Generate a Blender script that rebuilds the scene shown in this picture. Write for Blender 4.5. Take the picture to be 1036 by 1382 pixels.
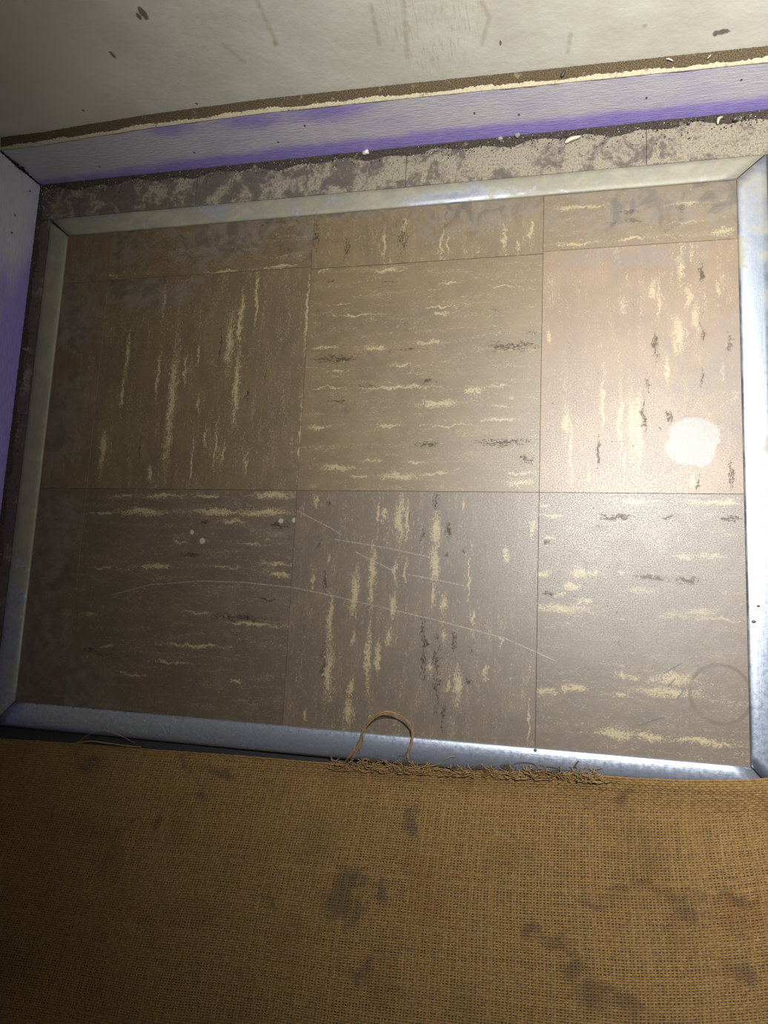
import bpy, math, random
import numpy as np
from mathutils import Matrix, Vector

random.seed(7)
rng = np.random.default_rng(7)
scene = bpy.context.scene
COL = scene.collection
for o in list(bpy.data.objects):
    bpy.data.objects.remove(o)

# ------------------------------------------------------------------ camera
W, H, F = 1036.0, 1382.0, 936.892
RC = np.array([[0.974842, 0.045784, -0.218143],
               [-0.014943, 0.9899, 0.140981],
               [0.222394, -0.134174, 0.96568]])
CP = np.array([0.23217, -0.10736, 0.62902])
cam_data = bpy.data.cameras.new('camera')
cam = bpy.data.objects.new('camera', cam_data)
COL.objects.link(cam)
cam_data.sensor_fit = 'HORIZONTAL'
cam_data.sensor_width = 36.0
cam_data.lens = F / W * 36.0
cam_data.clip_start = 0.01
M4 = np.eye(4); M4[:3, :3] = RC.T; M4[:3, 3] = CP
cam.matrix_world = Matrix(M4.tolist())
scene.camera = cam

# ------------------------------------------------------------------ light
scene.view_settings.view_transform = 'Standard'
scene.view_settings.look = 'None'
scene.view_settings.gamma = 1.0
scene.view_settings.use_curve_mapping = False
scene.view_settings.exposure = 0.0

world = bpy.data.worlds.new('world')
scene.world = world
world.use_nodes = True
bg = world.node_tree.nodes['Background']
bg.inputs[0].default_value = (0.95, 0.93, 1.0, 1)
bg.inputs[1].default_value = 0.095


def spot(name, loc, target, power, size_deg, blend, radius, color):
    d = bpy.data.lights.new(name, 'SPOT')
    d.energy = power; d.spot_size = math.radians(size_deg); d.spot_blend = blend
    d.shadow_soft_size = radius; d.color = color
    o = bpy.data.objects.new(name, d); COL.objects.link(o)
    o.location = loc
    o.rotation_euler = (Vector(target) - Vector(loc)).to_track_quat('-Z', 'Y').to_euler()
    return o


# hand torch held to the right of the viewer, beam towards the far right of the floor
spot('torch_light', (0.38, 0.12, 0.90), (0.84, 0.28, 0.0), 134.0, 145, 1.0, 0.014, (1.0, 0.985, 0.95))


# ------------------------------------------------------------------ pixel -> place
def ray(x, y):
    return RC.T @ np.array([(x - W / 2) / F, -(y - H / 2) / F, -1.0])


def at(x, y, z=0.0):
    d = ray(x, y); t = (z - CP[2]) / d[2]
    return CP + t * d


def aty(x, y, Y):
    d = ray(x, y); t = (Y - CP[1]) / d[1]
    return CP + t * d


def atx(x, y, X):
    d = ray(x, y); t = (X - CP[0]) / d[0]
    return CP + t * d


# ------------------------------------------------------------------ node helper
class G:
    def __init__(self, name):
        self.m = bpy.data.materials.new(name)
        self.m.use_nodes = True
        self.nt = self.m.node_tree
        self.b = self.nt.nodes['Principled BSDF']
        self.uv = self.n('ShaderNodeUVMap').outputs[0]

    def n(self, t, **k):
        nd = self.nt.nodes.new(t)
        for a, v in k.items():
            setattr(nd, a, v)
        return nd

    def put(self, sock, v):
        if isinstance(v, bpy.types.NodeSocket):
            self.nt.links.new(v, sock)
        elif isinstance(v, (int, float)):
            sock.default_value = v
        else:
            v = tuple(v)
            if len(sock.default_value) == 4 and len(v) == 3:
                v = v + (1.0,)
            sock.default_value = v

    def math(self, op, a, b=0.0, c=0.0, clamp=False):
        nd = self.n('ShaderNodeMath', operation=op, use_clamp=clamp)
        self.put(nd.inputs[0], a); self.put(nd.inputs[1], b); self.put(nd.inputs[2], c)
        return nd.outputs[0]

    def vm(self, op, a, b=(0, 0, 0), c=(0, 0, 0), scale=None):
        nd = self.n('ShaderNodeVectorMath', operation=op)
        self.put(nd.inputs[0], a); self.put(nd.inputs[1], b); self.put(nd.inputs[2], c)
        if scale is not None:
            self.put(nd.inputs[3], scale)
        return nd.outputs[1] if op in ('LENGTH', 'DOT_PRODUCT', 'DISTANCE') else nd.outputs[0]

    def noise(self, vec, scale, detail=3, rough=0.55, dist=0.0):
        nd = self.n('ShaderNodeTexNoise')
        self.put(nd.inputs['Vector'], vec)
        nd.inputs['Scale'].default_value = scale
        nd.inputs['Detail'].default_value = detail
        nd.inputs['Roughness'].default_value = rough
        nd.inputs['Distortion'].default_value = dist
        return nd.outputs[0]

    def step(self, v, a, b, lo=0.0, hi=1.0):
        nd = self.n('ShaderNodeMapRange', interpolation_type='SMOOTHSTEP')
        self.put(nd.inputs[0], v)
        for i, q in zip((1, 2, 3, 4), (a, b, lo, hi)):
            self.put(nd.inputs[i], q)
        return nd.outputs[0]

    def mix(self, f, a, b):
        nd = self.n('ShaderNodeMix', data_type='RGBA')
        self.put(nd.inputs[0], f); self.put(nd.inputs[6], a); self.put(nd.inputs[7], b)
        return nd.outputs[2]

    def mixf(self, f, a, b):
        nd = self.n('ShaderNodeMix', data_type='FLOAT')
        self.put(nd.inputs[0], f); self.put(nd.inputs[2], a); self.put(nd.inputs[3], b)
        return nd.outputs[0]

    def xy(self):
        nd = self.n('ShaderNodeSeparateXYZ'); self.put(nd.inputs[0], self.uv)
        return nd.outputs[0], nd.outputs[1]

    def bump(self, h, strength, dist):
        nd = self.n('ShaderNodeBump')
        self.put(nd.inputs['Height'], h)
        nd.inputs['Strength'].default_value = strength
        nd.inputs['Distance'].default_value = dist
        self.put(self.b.inputs['Normal'], nd.outputs[0])

    def ellipses(self, vec, items, raw=False):
        """max over soft ellipses (cx, cy, rx, ry) -> 1 in the middle, 0 at the rim"""
        d = None
        for cx, cy, rx, ry in items:
            v = self.vm('MULTIPLY_ADD', vec, (1 / rx, 1 / ry, 0), (-cx / rx, -cy / ry, 0))
            l = self.vm('LENGTH', v)
            d = l if d is None else self.math('MINIMUM', d, l)
        return d if raw else self.math('SUBTRACT', 1.0, d, clamp=True)

    def segs(self, vec, items):
        """distance in metres to the nearest of the line segments ((ax,ay),(bx,by))"""
        d = None
        for a, b in items:
            ax, ay = a[0], a[1]; dx, dy = b[0] - a[0], b[1] - a[1]
            q = self.vm('SUBTRACT', vec, (ax, ay, 0))
            h = self.vm('DOT_PRODUCT', q, (dx, dy, 0))
            h = self.math('MULTIPLY', h, 1.0 / (dx * dx + dy * dy), clamp=True)
            s = self.vm('SCALE', (dx, dy, 0), scale=h)
            l = self.vm('LENGTH', self.vm('SUBTRACT', q, s))
            d = l if d is None else self.math('MINIMUM', d, l)
        return d

    def out(self, color, rough=0.5, metallic=0.0, spec=0.5):
        self.put(self.b.inputs['Base Color'], color)
        self.put(self.b.inputs['Roughness'], rough)
        self.put(self.b.inputs['Metallic'], metallic)
        self.put(self.b.inputs['Specular IOR Level'], spec)
        return self.m


def srgb(r, g, b):
    f = lambda c: (c / 255 / 12.92) if c <= 10 else ((c / 255 + 0.055) / 1.055) ** 2.4
    return (f(r), f(g), f(b))


# ------------------------------------------------------------------ mesh helpers
def mesh_obj(name, verts, faces, mat, parent=None, uvs=None, smooth=False, origin=None):
    """verts in world coordinates; uvs: function (x,y,z)->(u,v), default floor metres"""
    verts = np.asarray(verts, dtype=np.float64)
    if origin is None:
        origin = (verts.min(0) + verts.max(0)) / 2
        origin[2] = verts[:, 2].min()
    origin = np.asarray(origin, dtype=float)
    me = bpy.data.meshes.new(name)
    if isinstance(faces, np.ndarray):
        k = faces.shape[1]; nf = len(faces)
        me.vertices.add(len(verts)); me.loops.add(nf * k); me.polygons.add(nf)
        me.vertices.foreach_set('co', (verts - origin).astype(np.float32).ravel())
        me.loops.foreach_set('vertex_index', faces.astype(np.int32).ravel())
        me.polygons.foreach_set('loop_start', np.arange(0, nf * k, k, dtype=np.int32))
        me.update(calc_edges=True)
    else:
        me.from_pydata((verts - origin).tolist(), [], faces)
        me.update()
    uvl = me.uv_layers.new(name='UVMap')
    vi = np.empty(len(me.loops), dtype=np.int32)
    me.loops.foreach_get('vertex_index', vi)
    if uvs is None:
        u = verts[:, :2]
    else:
        u = uvs(verts)
    uvl.data.foreach_set('uv', u[vi].astype(np.float32).ravel())
    if smooth:
        me.polygons.foreach_set('use_smooth', np.ones(len(me.polygons), dtype=bool))
    me.materials.append(mat)
    ob = bpy.data.objects.new(name, me)
    COL.objects.link(ob)
    if parent is not None:
        pl = np.array(parent.location)
        ob.parent = parent
        ob.location = tuple(origin - pl)
    else:
        ob.location = tuple(origin)
    return ob


def box_vf(x0, x1, y0, y1, z0, z1, bev=0.0):
    """box with bevelled top rim"""
    b = bev
    v = [(x0, y0, z0), (x1, y0, z0), (x1, y1, z0), (x0, y1, z0),
         (x0, y0, z1 - b), (x1, y0, z1 - b), (x1, y1, z1 - b), (x0, y1, z1 - b)]
    f = [(0, 3, 2, 1)]
    for i in range(4):
        j = (i + 1) % 4
        f.append((i, j, 4 + j, 4 + i))
    if b > 0:
        v += [(x0 + b, y0 + b, z1), (x1 - b, y0 + b, z1), (x1 - b, y1 - b, z1), (x0 + b, y1 - b, z1)]
        for i in range(4):
            j = (i + 1) % 4
            f.append((4 + i, 4 + j, 8 + j, 8 + i))
        f.append((8, 9, 10, 11))
    else:
        f.append((4, 5, 6, 7))
    return v, f


def tube_vf(pts, radii, sides=5, base=0):
    """tube along a polyline of points; returns verts, quad faces (numpy)"""
    pts = np.asarray(pts, float); n = len(pts)
    radii = np.broadcast_to(np.asarray(radii, float), (n,))
    t = np.gradient(pts, axis=0)
    t /= np.linalg.norm(t, axis=1)[:, None] + 1e-12
    up = np.array([0, 0, 1.0])
    a = np.cross(t, up); la = np.linalg.norm(a, axis=1)
    a[la < 1e-3] = (1, 0, 0)
    a /= np.linalg.norm(a, axis=1)[:, None]
    b = np.cross(a, t)
    ang = np.linspace(0, 2 * np.pi, sides, endpoint=False)
    v = pts[:, None, :] + radii[:, None, None] * (np.cos(ang)[None, :, None] * a[:, None, :] + np.sin(ang)[None, :, None] * b[:, None, :])
    v = v.reshape(-1, 3)
    i = np.arange(n - 1)[:, None] * sides
    k = np.arange(sides)[None, :]
    k2 = (k + 1) % sides
    f = np.stack([i + k, i + k2, i + sides + k2, i + sides + k], -1).reshape(-1, 4) + base
    return v, f


def catmull(pts, n=8):
    p = np.asarray(pts, float)
    p = np.vstack([2 * p[0] - p[1], p, 2 * p[-1] - p[-2]])
    out = []
    for i in range(1, len(p) - 2):
        for t in np.linspace(0, 1, n, endpoint=False):
            out.append(0.5 * ((2 * p[i]) + (-p[i - 1] + p[i + 1]) * t + (2 * p[i - 1] - 5 * p[i] + 4 * p[i + 1] - p[i + 2]) * t * t
                              + (-p[i - 1] + 3 * p[i] - 3 * p[i + 1] + p[i + 2]) * t ** 3))
    out.append(p[-2])
    return np.array(out)


def tag(o, label=None, cat=None, group=None, kind=None):
    if label: o['label'] = label
    if cat: o['category'] = cat
    if group: o['group'] = group
    if kind: o['kind'] = kind
    return o


# ------------------------------------------------------------------ main dimensions (metres)
XL, XR = -0.2886, 0.3973          # inner edges of the metal frame
YT, YB = 0.2858, -0.2209
XLO, XRO, YTO, YBO = -0.3135, 0.4225, 0.3077, -0.2480
BX, BY = -0.3325, 0.3510          # faces of the baseboards
WALLY, WALLX = 0.3640, -0.3455
X_END, Y_END = 0.80, -0.72        # where the modelled floor stops
LOW = -0.014                      # lower floor in front of the step
TILE = 0.2286

# ------------------------------------------------------------------ materials
ALONG, ACROSS = 85.0, 850.0


def streak_items(items, vertical):
    """px boxes: vertical (x, y0, y1, w) / horizontal (x0, x1, y, w) -> floor ellipses"""
    out = []
    for it in items:
        if vertical:
            x, y0, y1, w = it
            a, b = at(x, y0), at(x, y1)
            out.append(((a[0] + b[0]) / 2, (a[1] + b[1]) / 2, max(w * 0.00064, .0009), max(abs(a[1] - b[1]) * 0.62, .002)))
        else:
            x0, x1, y, w = it
            a, b = at(x0, y), at(x1, y)
            out.append(((a[0] + b[0]) / 2, (a[1] + b[1]) / 2, max(abs(a[0] - b[0]) * 0.62, .002), max(w * 0.00064, .0009)))
    return out


def tile_mat(name, vertical, cream, dark, base, scratches=(), blacks=(), seed=0.0, film=(), blob=None, ring=None, dots=(), dens=0.0, grime=1.0):
    g = G(name)
    p = g.vm('ADD', g.uv, (seed, seed * 1.7, 0))
    sx, sy = (ACROSS, ALONG) if vertical else (ALONG, ACROSS)
    # wander the streaks slightly
    wob = g.noise(p, 60, 2)
    wob2 = g.noise(g.vm('ADD', p, (2.5, 9.5, 0)), 170, 4, 0.65)
    wv = g.math('ADD', g.math('MULTIPLY_ADD', wob, 0.009, -0.0045), g.math('MULTIPLY_ADD', wob2, 0.0085, -0.00425))
    wob3 = g.noise(g.vm('ADD', p, (7.5, 3.5, 0)), 120, 4, 0.65)
    cmb = g.n('ShaderNodeCombineXYZ')
    g.put(cmb.inputs[0 if vertical else 1], wv)
    g.put(cmb.inputs[1 if vertical else 0], g.math('MULTIPLY_ADD', wob3, 0.03, -0.015))
    pw = g.vm('ADD', g.uv, cmb.outputs[0])
    ps = g.vm('MULTIPLY', g.vm('ADD', pw, (seed, seed * 1.7, 0)), (sx, sy, 1))
    s1 = g.noise(ps, 1.0, 4, 0.68, 0.5)
    s2 = g.noise(g.vm('ADD', ps, (31.3, 77.7, 0)), 1.0, 4, 0.68, 0.5)
    ragg = g.noise(p, 420, 3, 0.6)
    # colour of the tile body
    mot = g.noise(p, 26, 5, 0.6)
    fine = g.noise(p, 900, 2, 0.5)
    col = g.mix(g.step(mot, 0.35, 0.68), [c * 0.90 for c in base], [c * 1.10 for c in base])
    col = g.mix(g.step(fine, 0.55, 0.75, 0, 0.25), col, [c * 1.35 for c in base])
    faint = g.step(s2, 0.55, 0.72, 0, 0.22)
    col = g.mix(faint, col, (base[0] * 1.5, base[1] * 1.5, base[2] * 1.45))
    # dark streaks
    if dark:
        dm = g.ellipses(pw, streak_items(dark, vertical))
        dv = g.math('MULTIPLY_ADD', g.math('POWER', dm, 0.6), 0.58, g.math('MULTIPLY', s2, 2.0))
        dv = g.math('MULTIPLY_ADD', ragg, 0.9, dv)
    else:
        dv = g.math('MULTIPLY_ADD', ragg, 0.9, g.math('MULTIPLY', s2, 2.0))
    dmask = g.step(dv, 1.78, 1.98, 0, 0.68)
    col = g.mix(dmask, col, (0.009, 0.008, 0.008))
    
    # cream streaks: a ragged core with thin filaments trailing around it
    ragg2 = g.noise(g.vm('ADD', p, (5.1, 2.2, 0)), 560, 4, 0.7)
    rid = g.noise(g.vm('MULTIPLY', g.vm('ADD', pw, (seed * 2.0, 0.7, 0)), (620, 105, 1) if vertical else (105, 620, 1)), 1.0, 4, 0.62, 0.6)
    fil = g.step(g.math('ABSOLUTE', g.math('SUBTRACT', rid, 0.5)), 0.012, 0.042, 1, 0)
    nz = g.math('MULTIPLY_ADD', ragg2, 1.9, g.math('MULTIPLY', s1, 1.2))        # about 1.55 on average
    if cream:
        cd = g.ellipses(pw, streak_items(cream, vertical), raw=True)
        core = g.math('SUBTRACT', nz, g.math('MULTIPLY', cd, 0.62))
        solid = g.step(core, 1.20, 1.30)
        zone = g.step(g.math('SUBTRACT', nz, g.math('MULTIPLY', cd, 0.62)), 0.92, 1.10)
        zone = g.math('MAXIMUM', zone, g.step(nz, 1.70, 1.90, 0, 0.7))
    else:
        solid = g.step(nz, 2.1, 2.2)
        zone = g.step(nz, 1.75, 1.92, 0, 0.6)
    cmask = g.math('MULTIPLY', g.math('MAXIMUM', solid, g.math('MULTIPLY', zone, fil)), 0.85)
    col = g.mix(cmask, col, (0.185, 0.150, 0.078))
    # fine short flecks between the big streaks, in drifts
    pf = g.vm('MULTIPLY', g.vm('ADD', pw, (seed * 3.1, seed, 0)), (1500, 330, 1) if vertical else (330, 1500, 1))
    fl = g.noise(pf, 1.0, 3, 0.6, 0.4)
    drift = g.noise(g.vm('MULTIPLY', g.vm('ADD', p, (6.0, 2.0, 0)), (150, 22, 1) if vertical else (22, 150, 1)), 1.0, 2, 0.5)
    flm = g.step(g.math('MULTIPLY_ADD', drift, 0.35, fl), 0.765, 0.84, 0, 0.6)
    col = g.mix(flm, col, (0.20, 0.165, 0.095))
    fd = g.step(g.math('MULTIPLY_ADD', drift, -0.35, fl), 0.155, 0.10, 0, 0.5)
    col = g.mix(fd, col, (0.012, 0.010, 0.009))
    # short random nicks
    nick = g.noise(g.vm('ADD', p, (9.0, 4.0, 0)), 700, 2, 0.4, 1.5)
    nk = g.math('MULTIPLY', g.step(nick, 0.74, 0.80), g.step(mot, 0.42, 0.60))
    col = g.mix(g.math('MULTIPLY', nk, 0.55), col, (0.16, 0.14, 0.10))
    # greyish film of old polish and scuffs (on near_right also painted light haze), thickest where the mop never reaches
    fm = g.noise(g.vm('ADD', p, (3.3, 8.1, 0)), 34, 6, 0.62, 1.6)
    scuf = g.noise(g.vm('ADD', p, (1.2, 6.6, 0)), 90, 5, 0.7, 2.5)
    if film:
        fe = g.ellipses(g.uv, film)
        fv = g.math('MULTIPLY_ADD', fe, 0.34, fm)
    else:
        fv = fm
    fmask = g.math('MULTIPLY', g.step(fv, 0.56, 0.78, 0, 0.62), g.step(scuf, 0.25, 0.62, 0.45, 1.0))
    col = g.mix(fmask, col, (0.085, 0.070, 0.057))
    gr = g.noise(g.vm('ADD', p, (2.2, 1.1, 0)), 48, 5, 0.62, 1.2)
    gv = g.math('MULTIPLY_ADD', fe, 0.22, gr) if film else gr
    col = g.mix(g.step(gv, 0.60, 0.80, 0, 0.55 * grime), col, (0.018, 0.014, 0.011))
    rough = g.mixf(fmask, 0.485, 0.55)
    rough = g.math('ADD', rough, g.step(fine, 0.3, 0.8, -0.04, 0.10))
    if scratches:
        d = g.segs(g.uv, [(at(*a), at(*b)) for a, b in scratches])
        brk = g.noise(g.uv, 700, 2, 0.5)
        m = g.math('MULTIPLY', g.step(d, 0.0001, 0.0008, 1, 0), g.step(brk, 0.35, 0.60, 0.1, 0.8))
        col = g.mix(m, col, (0.17, 0.15, 0.125))
    if blacks:
        d = g.segs(g.uv, [(at(*a), at(*b)) for a, b in blacks])
        col = g.mix(g.step(d, 0.0002, 0.0008, 0.75, 0), col, (0.008, 0.008, 0.008))
    if blob:
        e = g.ellipses(g.uv, blob)
        bn = g.noise(g.uv, 130, 4, 0.6)
        bm = g.math('MULTIPLY', g.step(g.math('MULTIPLY_ADD', bn, 0.5, e), 0.32, 0.46), g.step(e, 0.0, 0.06))
        tex = g.noise(g.uv, 420, 3, 0.6, 2)
        col = g.mix(g.math('MULTIPLY', bm, g.step(tex, 0.3, 0.6, 0.45, 0.8)), col, (0.15, 0.145, 0.142))
    if ring:
        c, r, w = ring
        l = g.vm('LENGTH', g.vm('SUBTRACT', g.uv, (c[0], c[1], 0)))
        dd = g.math('ABSOLUTE', g.math('SUBTRACT', l, r))
        rn = g.noise(g.uv, 45, 2, 0.5)
        rm = g.math('MULTIPLY', g.step(dd, w * 0.3, w, 1, 0), g.step(rn, 0.35, 0.62, 0.45, 0.9))
        col = g.mix(rm, col, (0.034, 0.018, 0.003))
    if dots:
        e = g.ellipses(g.uv, [(at(x, y)[0], at(x, y)[1], r * .0007, r * .0007) for x, y, r in dots])
        col = g.mix(g.step(e, 0.05, 0.25, 0, 0.8), col, (0.2, 0.19, 0.17))
    hgt = g.math('MULTIPLY_ADD', scuf, 0.5, g.math('MULTIPLY', fine, 0.4))
    hgt = g.math('SUBTRACT', hgt, g.math('MULTIPLY', dmask, 0.6))
    g.bump(hgt, 0.22, 0.0004)
    return g.out(col, rough, 0.0, g.step(dmask, 0.0, 0.75, 0.58, 0.22))


BROWN = (0.074, 0.0495, 0.0225)
BROWN_R = (0.096, 0.060, 0.032)
BROWN_2 = (0.055, 0.038, 0.0235)


def poly(*pts):
    return list(zip(pts[:-1], pts[1:]))


FILM_TOP = [(x, 0.272, 0.10, 0.05) for x in (-.24, -.10, .05, .18, .32, .38)]
FILM_LEFT = [(-.272, y, 0.055, 0.10) for y in (-.17, -.06, .07, .2)]

MAIN_SCRATCH = poly((150, 803), (203, 789), (270, 784), (330, 786), (397, 793), (440, 802), (585, 836), (680, 861), (750, 892))
SCR2 = poly((402, 690), (445, 712), (462, 722)) + poly((452, 728), (520, 739), (580, 752)) + poly((480, 745), (530, 770)) + poly((550, 775), (625, 790))

cream_L1 = [(231, 460, 634, 9), (325, 399, 470, 5), (319, 470, 577, 6), (310, 427, 492, 8), (346, 370, 443, 3), (221, 374, 443, 2),
            (172, 451, 505, 4), (165, 500, 560, 3), (139, 577, 638, 8), (277, 577, 605, 3), (300, 601, 626, 3), (201, 630, 652, 4), (259, 585, 658, 2),
            (213, 475, 540, 3), (414, 365, 480, 3), (406, 530, 650, 3), (268, 460, 492, 3), (268, 530, 560, 3), (291, 560, 640, 2), (250, 480, 520, 3), (331, 610, 640, 3)]
dark_L1 = [(298, 435, 496, 4), (333, 520, 545, 4), (360, 470, 520, 3), (190, 560, 620, 2)]
cream_M1 = [(505, 545, 364, 4), (424, 440, 366, 3), (591, 624, 382, 2), (455, 475, 410, 2), (450, 512, 426, 3), (573, 615, 414, 2), (582, 604, 424, 4),
            (492, 521, 469, 4), (560, 596, 462, 4), (527, 552, 493, 3), (507, 540, 575, 4), (571, 640, 574, 2), (640, 706, 567, 2), (626, 651, 527, 8), (563, 615, 545, 6),
            (424, 468, 524, 2), (483, 585, 523, 3), (430, 483, 632, 5), (475, 494, 643, 3), (514, 563, 643, 7), (486, 508, 622, 3), (567, 607, 639, 3),
            (681, 721, 638, 3), (684, 717, 652, 6), (686, 695, 537, 4), (440, 468, 501, 2), (412, 445, 577, 5), (665, 700, 387, 2), (420, 455, 470, 3), (660, 690, 520, 2), (668, 690, 549, 2), (545, 575, 625, 2)]
dark_M1 = [(644, 728, 468, 11), (420, 490, 483, 9), (519, 589, 472, 2), (479, 519, 520.5, 4), (560, 593, 513, 6), (556, 596, 598, 6), (630, 717, 598, 8),
           (699, 725, 620, 7), (439, 453, 380, 3), (707, 722, 449, 2), (660, 690, 418, 3), (440, 468, 540, 3), (500, 540, 380, 2)]
cream_M0 = [(518, 308, 355, 3), (596, 300, 350, 3), (604, 310, 345, 2), (680, 300, 340, 4), (716, 298, 322, 3), (645, 336, 344, 4), (545, 292, 312, 3), (699, 320, 340, 2)]
dark_M0 = [(426, 296, 344, 6), (468, 322, 354, 8), (544, 288, 352, 10), (600, 282, 300, 3)]
cream_R1 = [(918, 328, 384, 6), (833, 336, 350, 6), (881, 380, 402, 7), (843, 405, 423, 7), (928, 384, 420, 6), (915, 425, 480, 10), (900, 480, 515, 3),
            (862, 526, 640, 6), (853, 526, 618, 9), (837, 519, 615, 5), (813, 500, 583, 3), (764, 550, 593, 8), (771, 555, 660, 3), (974, 484, 515, 3),
            (936, 638, 657, 5), (990, 530, 545, 7), (932, 331, 355, 3), (741, 445, 466, 5), (889, 380, 440, 3), (968, 380, 400, 3), (842, 600, 640, 2), (795, 636, 655, 3), (940, 410, 450, 4)]
dark_R1 = [(884, 445, 490, 6), (875, 512, 526, 5), (869, 533, 593, 3), (902, 556, 572, 8), (947, 352, 385, 5), (947, 437, 462, 5), (947, 498, 526, 4),
           (808, 590, 636, 4), (987, 620, 660, 6), (983, 448, 483, 5), (890, 572, 582, 4), (942, 640, 664, 4)]
cream_R0 = [(745, 815, 279, 4), (895, 985, 273, 4), (750, 800, 330, 3), (830, 880, 322, 3), (965, 992, 312, 6), (905, 950, 300, 2)]
dark_R0 = [(810, 870, 300, 5), (910, 925, 280, 6), (840, 868, 285, 4)]
cream_L0 = [(350, 405, 360, 3), (280, 320, 366, 3), (130, 160, 372, 3)]
dark_L0 = [(150, 200, 310, 8), (340, 410, 300, 6)]
cream_L2 = [(338, 397, 668, 6), (158, 223, 691, 7), (260, 330, 690, 6), (325, 390, 692, 7), (155, 175, 669, 3), (190, 247, 669, 4), (296, 328, 703, 5), (320, 357, 735, 2), (235, 255, 732, 2),
            (349, 393, 761, 3), (361, 391, 775, 5), (182, 235, 765, 4), (113, 165, 766, 2), (304, 389, 843, 3), (215, 316, 871, 3), (138, 154, 873, 3), (154, 195, 909, 2),
            (312, 328, 919, 4), (113, 134, 828, 3), (200, 260, 893, 2), (120, 150, 693, 3), (260, 295, 669, 3), (280, 330, 765, 2), (165, 180, 668, 3), (250, 285, 828, 2)]
dark_L2 = [(284, 369, 834, 9), (340, 381, 809, 3), (357, 393, 709, 9), (239, 276, 749, 5), (109, 134, 878, 4), (262, 290, 703, 5), (130, 175, 884, 2)]
cream_M2 = [(588, 691, 740, 9), (586, 735, 790, 8), (585, 780, 823, 4), (540, 669, 735, 9), (550, 677, 728, 4), (479, 768, 831, 7), (502, 735, 816, 7), (534, 754, 787, 4),
            (546, 755, 787, 3), (530, 801, 838, 5), (445, 798, 870, 6), (443, 865, 944, 9), (470, 940, 981, 8), (473, 912, 945, 5), (477, 849, 875, 4), (497, 838, 933, 5), (509, 867, 911, 5),
            (525, 845, 875, 6), (519, 690, 702, 7), (618, 900, 952, 7), (580, 889, 908, 5), (599, 798, 830, 5), (605, 911, 933, 4), (654, 897, 922, 4), (633, 735, 816, 2),
            (681, 735, 757, 5), (638, 823, 845, 3), (717, 695, 728, 5), (712, 944, 1003, 2), (411, 959, 975, 4), (427, 666, 682, 3), (625, 673, 690, 3), (677, 858, 875, 2), (598, 850, 870, 5), (422, 768, 795, 3), (510, 666, 720, 2), (444, 745, 760, 3)]
dark_M2 = [(589, 667, 690, 8), (604, 695, 732, 7), (603, 742, 752, 6), (571, 816, 926, 7), (588, 845, 977, 8), (613, 853, 882, 9), (626, 735, 752, 4), (438, 768, 798, 7),
           (436, 867, 926, 6), (432, 728, 742, 4), (638, 870, 882, 8), (632, 915, 930, 6), (569, 715, 730, 5), (443, 676, 684, 4), (553, 690, 706, 3), (597, 940, 990, 4)]
cream_R2 = [(765, 807, 773, 10), (723, 745, 774, 5), (830, 843, 773, 6), (762, 784, 791, 5), (843, 888, 797, 6), (723, 804, 822, 9), (888, 930, 830, 7), (920, 966, 825, 7), (937, 995, 836, 3),
            (878, 946, 917, 11), (856, 946, 934, 8), (720, 749, 932, 6), (762, 794, 929, 7), (807, 860, 990, 9), (855, 895, 995, 7), (888, 998, 1001, 5), (927, 1002, 678, 4), (823, 882, 676, 4),
            (723, 742, 681, 4), (898, 940, 751, 4), (935, 985, 750, 3), (826, 860, 912, 5), (826, 850, 938, 5), (728, 760, 697, 3), (780, 800, 810, 5), (745, 760, 801, 4), (735, 750, 727, 3)]
dark_R2 = [(807, 859, 698, 7), (891, 908, 699, 4), (732, 750, 802, 5), (856, 895, 780, 6), (901, 953, 783, 6), (733, 743, 732, 5), (970, 1000, 700, 4)]

tile_mats = {}


def T_(k, *a, **kw):
    tile_mats[k] = tile_mat('vinyl_tile_' + k, *a, **kw)


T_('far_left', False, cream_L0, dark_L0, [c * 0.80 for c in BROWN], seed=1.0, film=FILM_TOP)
T_('far_middle', True, cream_M0, dark_M0, BROWN, seed=2.0, film=[(.16, .275, .10, .035), (.05, .285, .1, .012)])
T_('far_right', False, cream_R0, dark_R0, BROWN, seed=3.0, film=FILM_TOP)
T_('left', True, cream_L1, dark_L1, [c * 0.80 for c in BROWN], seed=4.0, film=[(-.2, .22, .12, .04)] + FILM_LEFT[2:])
T_('middle', False, cream_M1, dark_M1, BROWN, seed=5.0, dens=0.005)
T_('right', True, cream_R1, dark_R1, BROWN_R, seed=6.0, grime=0.15, film=[(.39, .10, .06, .10), (.30, .22, .1, .02)],
   blob=[(*at(936, 588)[:2], .024, .019), (*at(930, 605)[:2], .022, .017), (*at(940, 600)[:2], .018, .022)])
T_('near_left', False, cream_L2, dark_L2, [c * 0.85 for c in BROWN_2], seed=7.0, scratches=MAIN_SCRATCH, dots=[(273, 730, 5), (259, 718, 3.5), (379, 703, 4), (397, 702, 4)], film=[(-.22, -.2, .06, .05)])
T_('near_middle', True, cream_M2, dark_M2, BROWN_2, seed=8.0, scratches=MAIN_SCRATCH + SCR2)
T_('near_right', False, cream_R2, dark_R2, BROWN_2, seed=9.0, scratches=MAIN_SCRATCH[-2:],
   blacks=[((895, 909), (920, 895)), ((914, 943), (923, 930)), ((901, 927), (911, 916)), ((862, 979), (895, 968)), ((834, 866), (837, 873))],
   ring=(at(972, 937)[:2], 0.0235, 0.0022), film=[(.345, -.09, .10, .10)], grime=0.3)  # film ellipse: pale scuffs plus the lamp's haze painted into the colour
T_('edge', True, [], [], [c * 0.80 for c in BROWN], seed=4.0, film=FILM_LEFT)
T_('near_edge', False, [], [], [c * 0.85 for c in BROWN_2], seed=7.0, film=FILM_LEFT)


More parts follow.
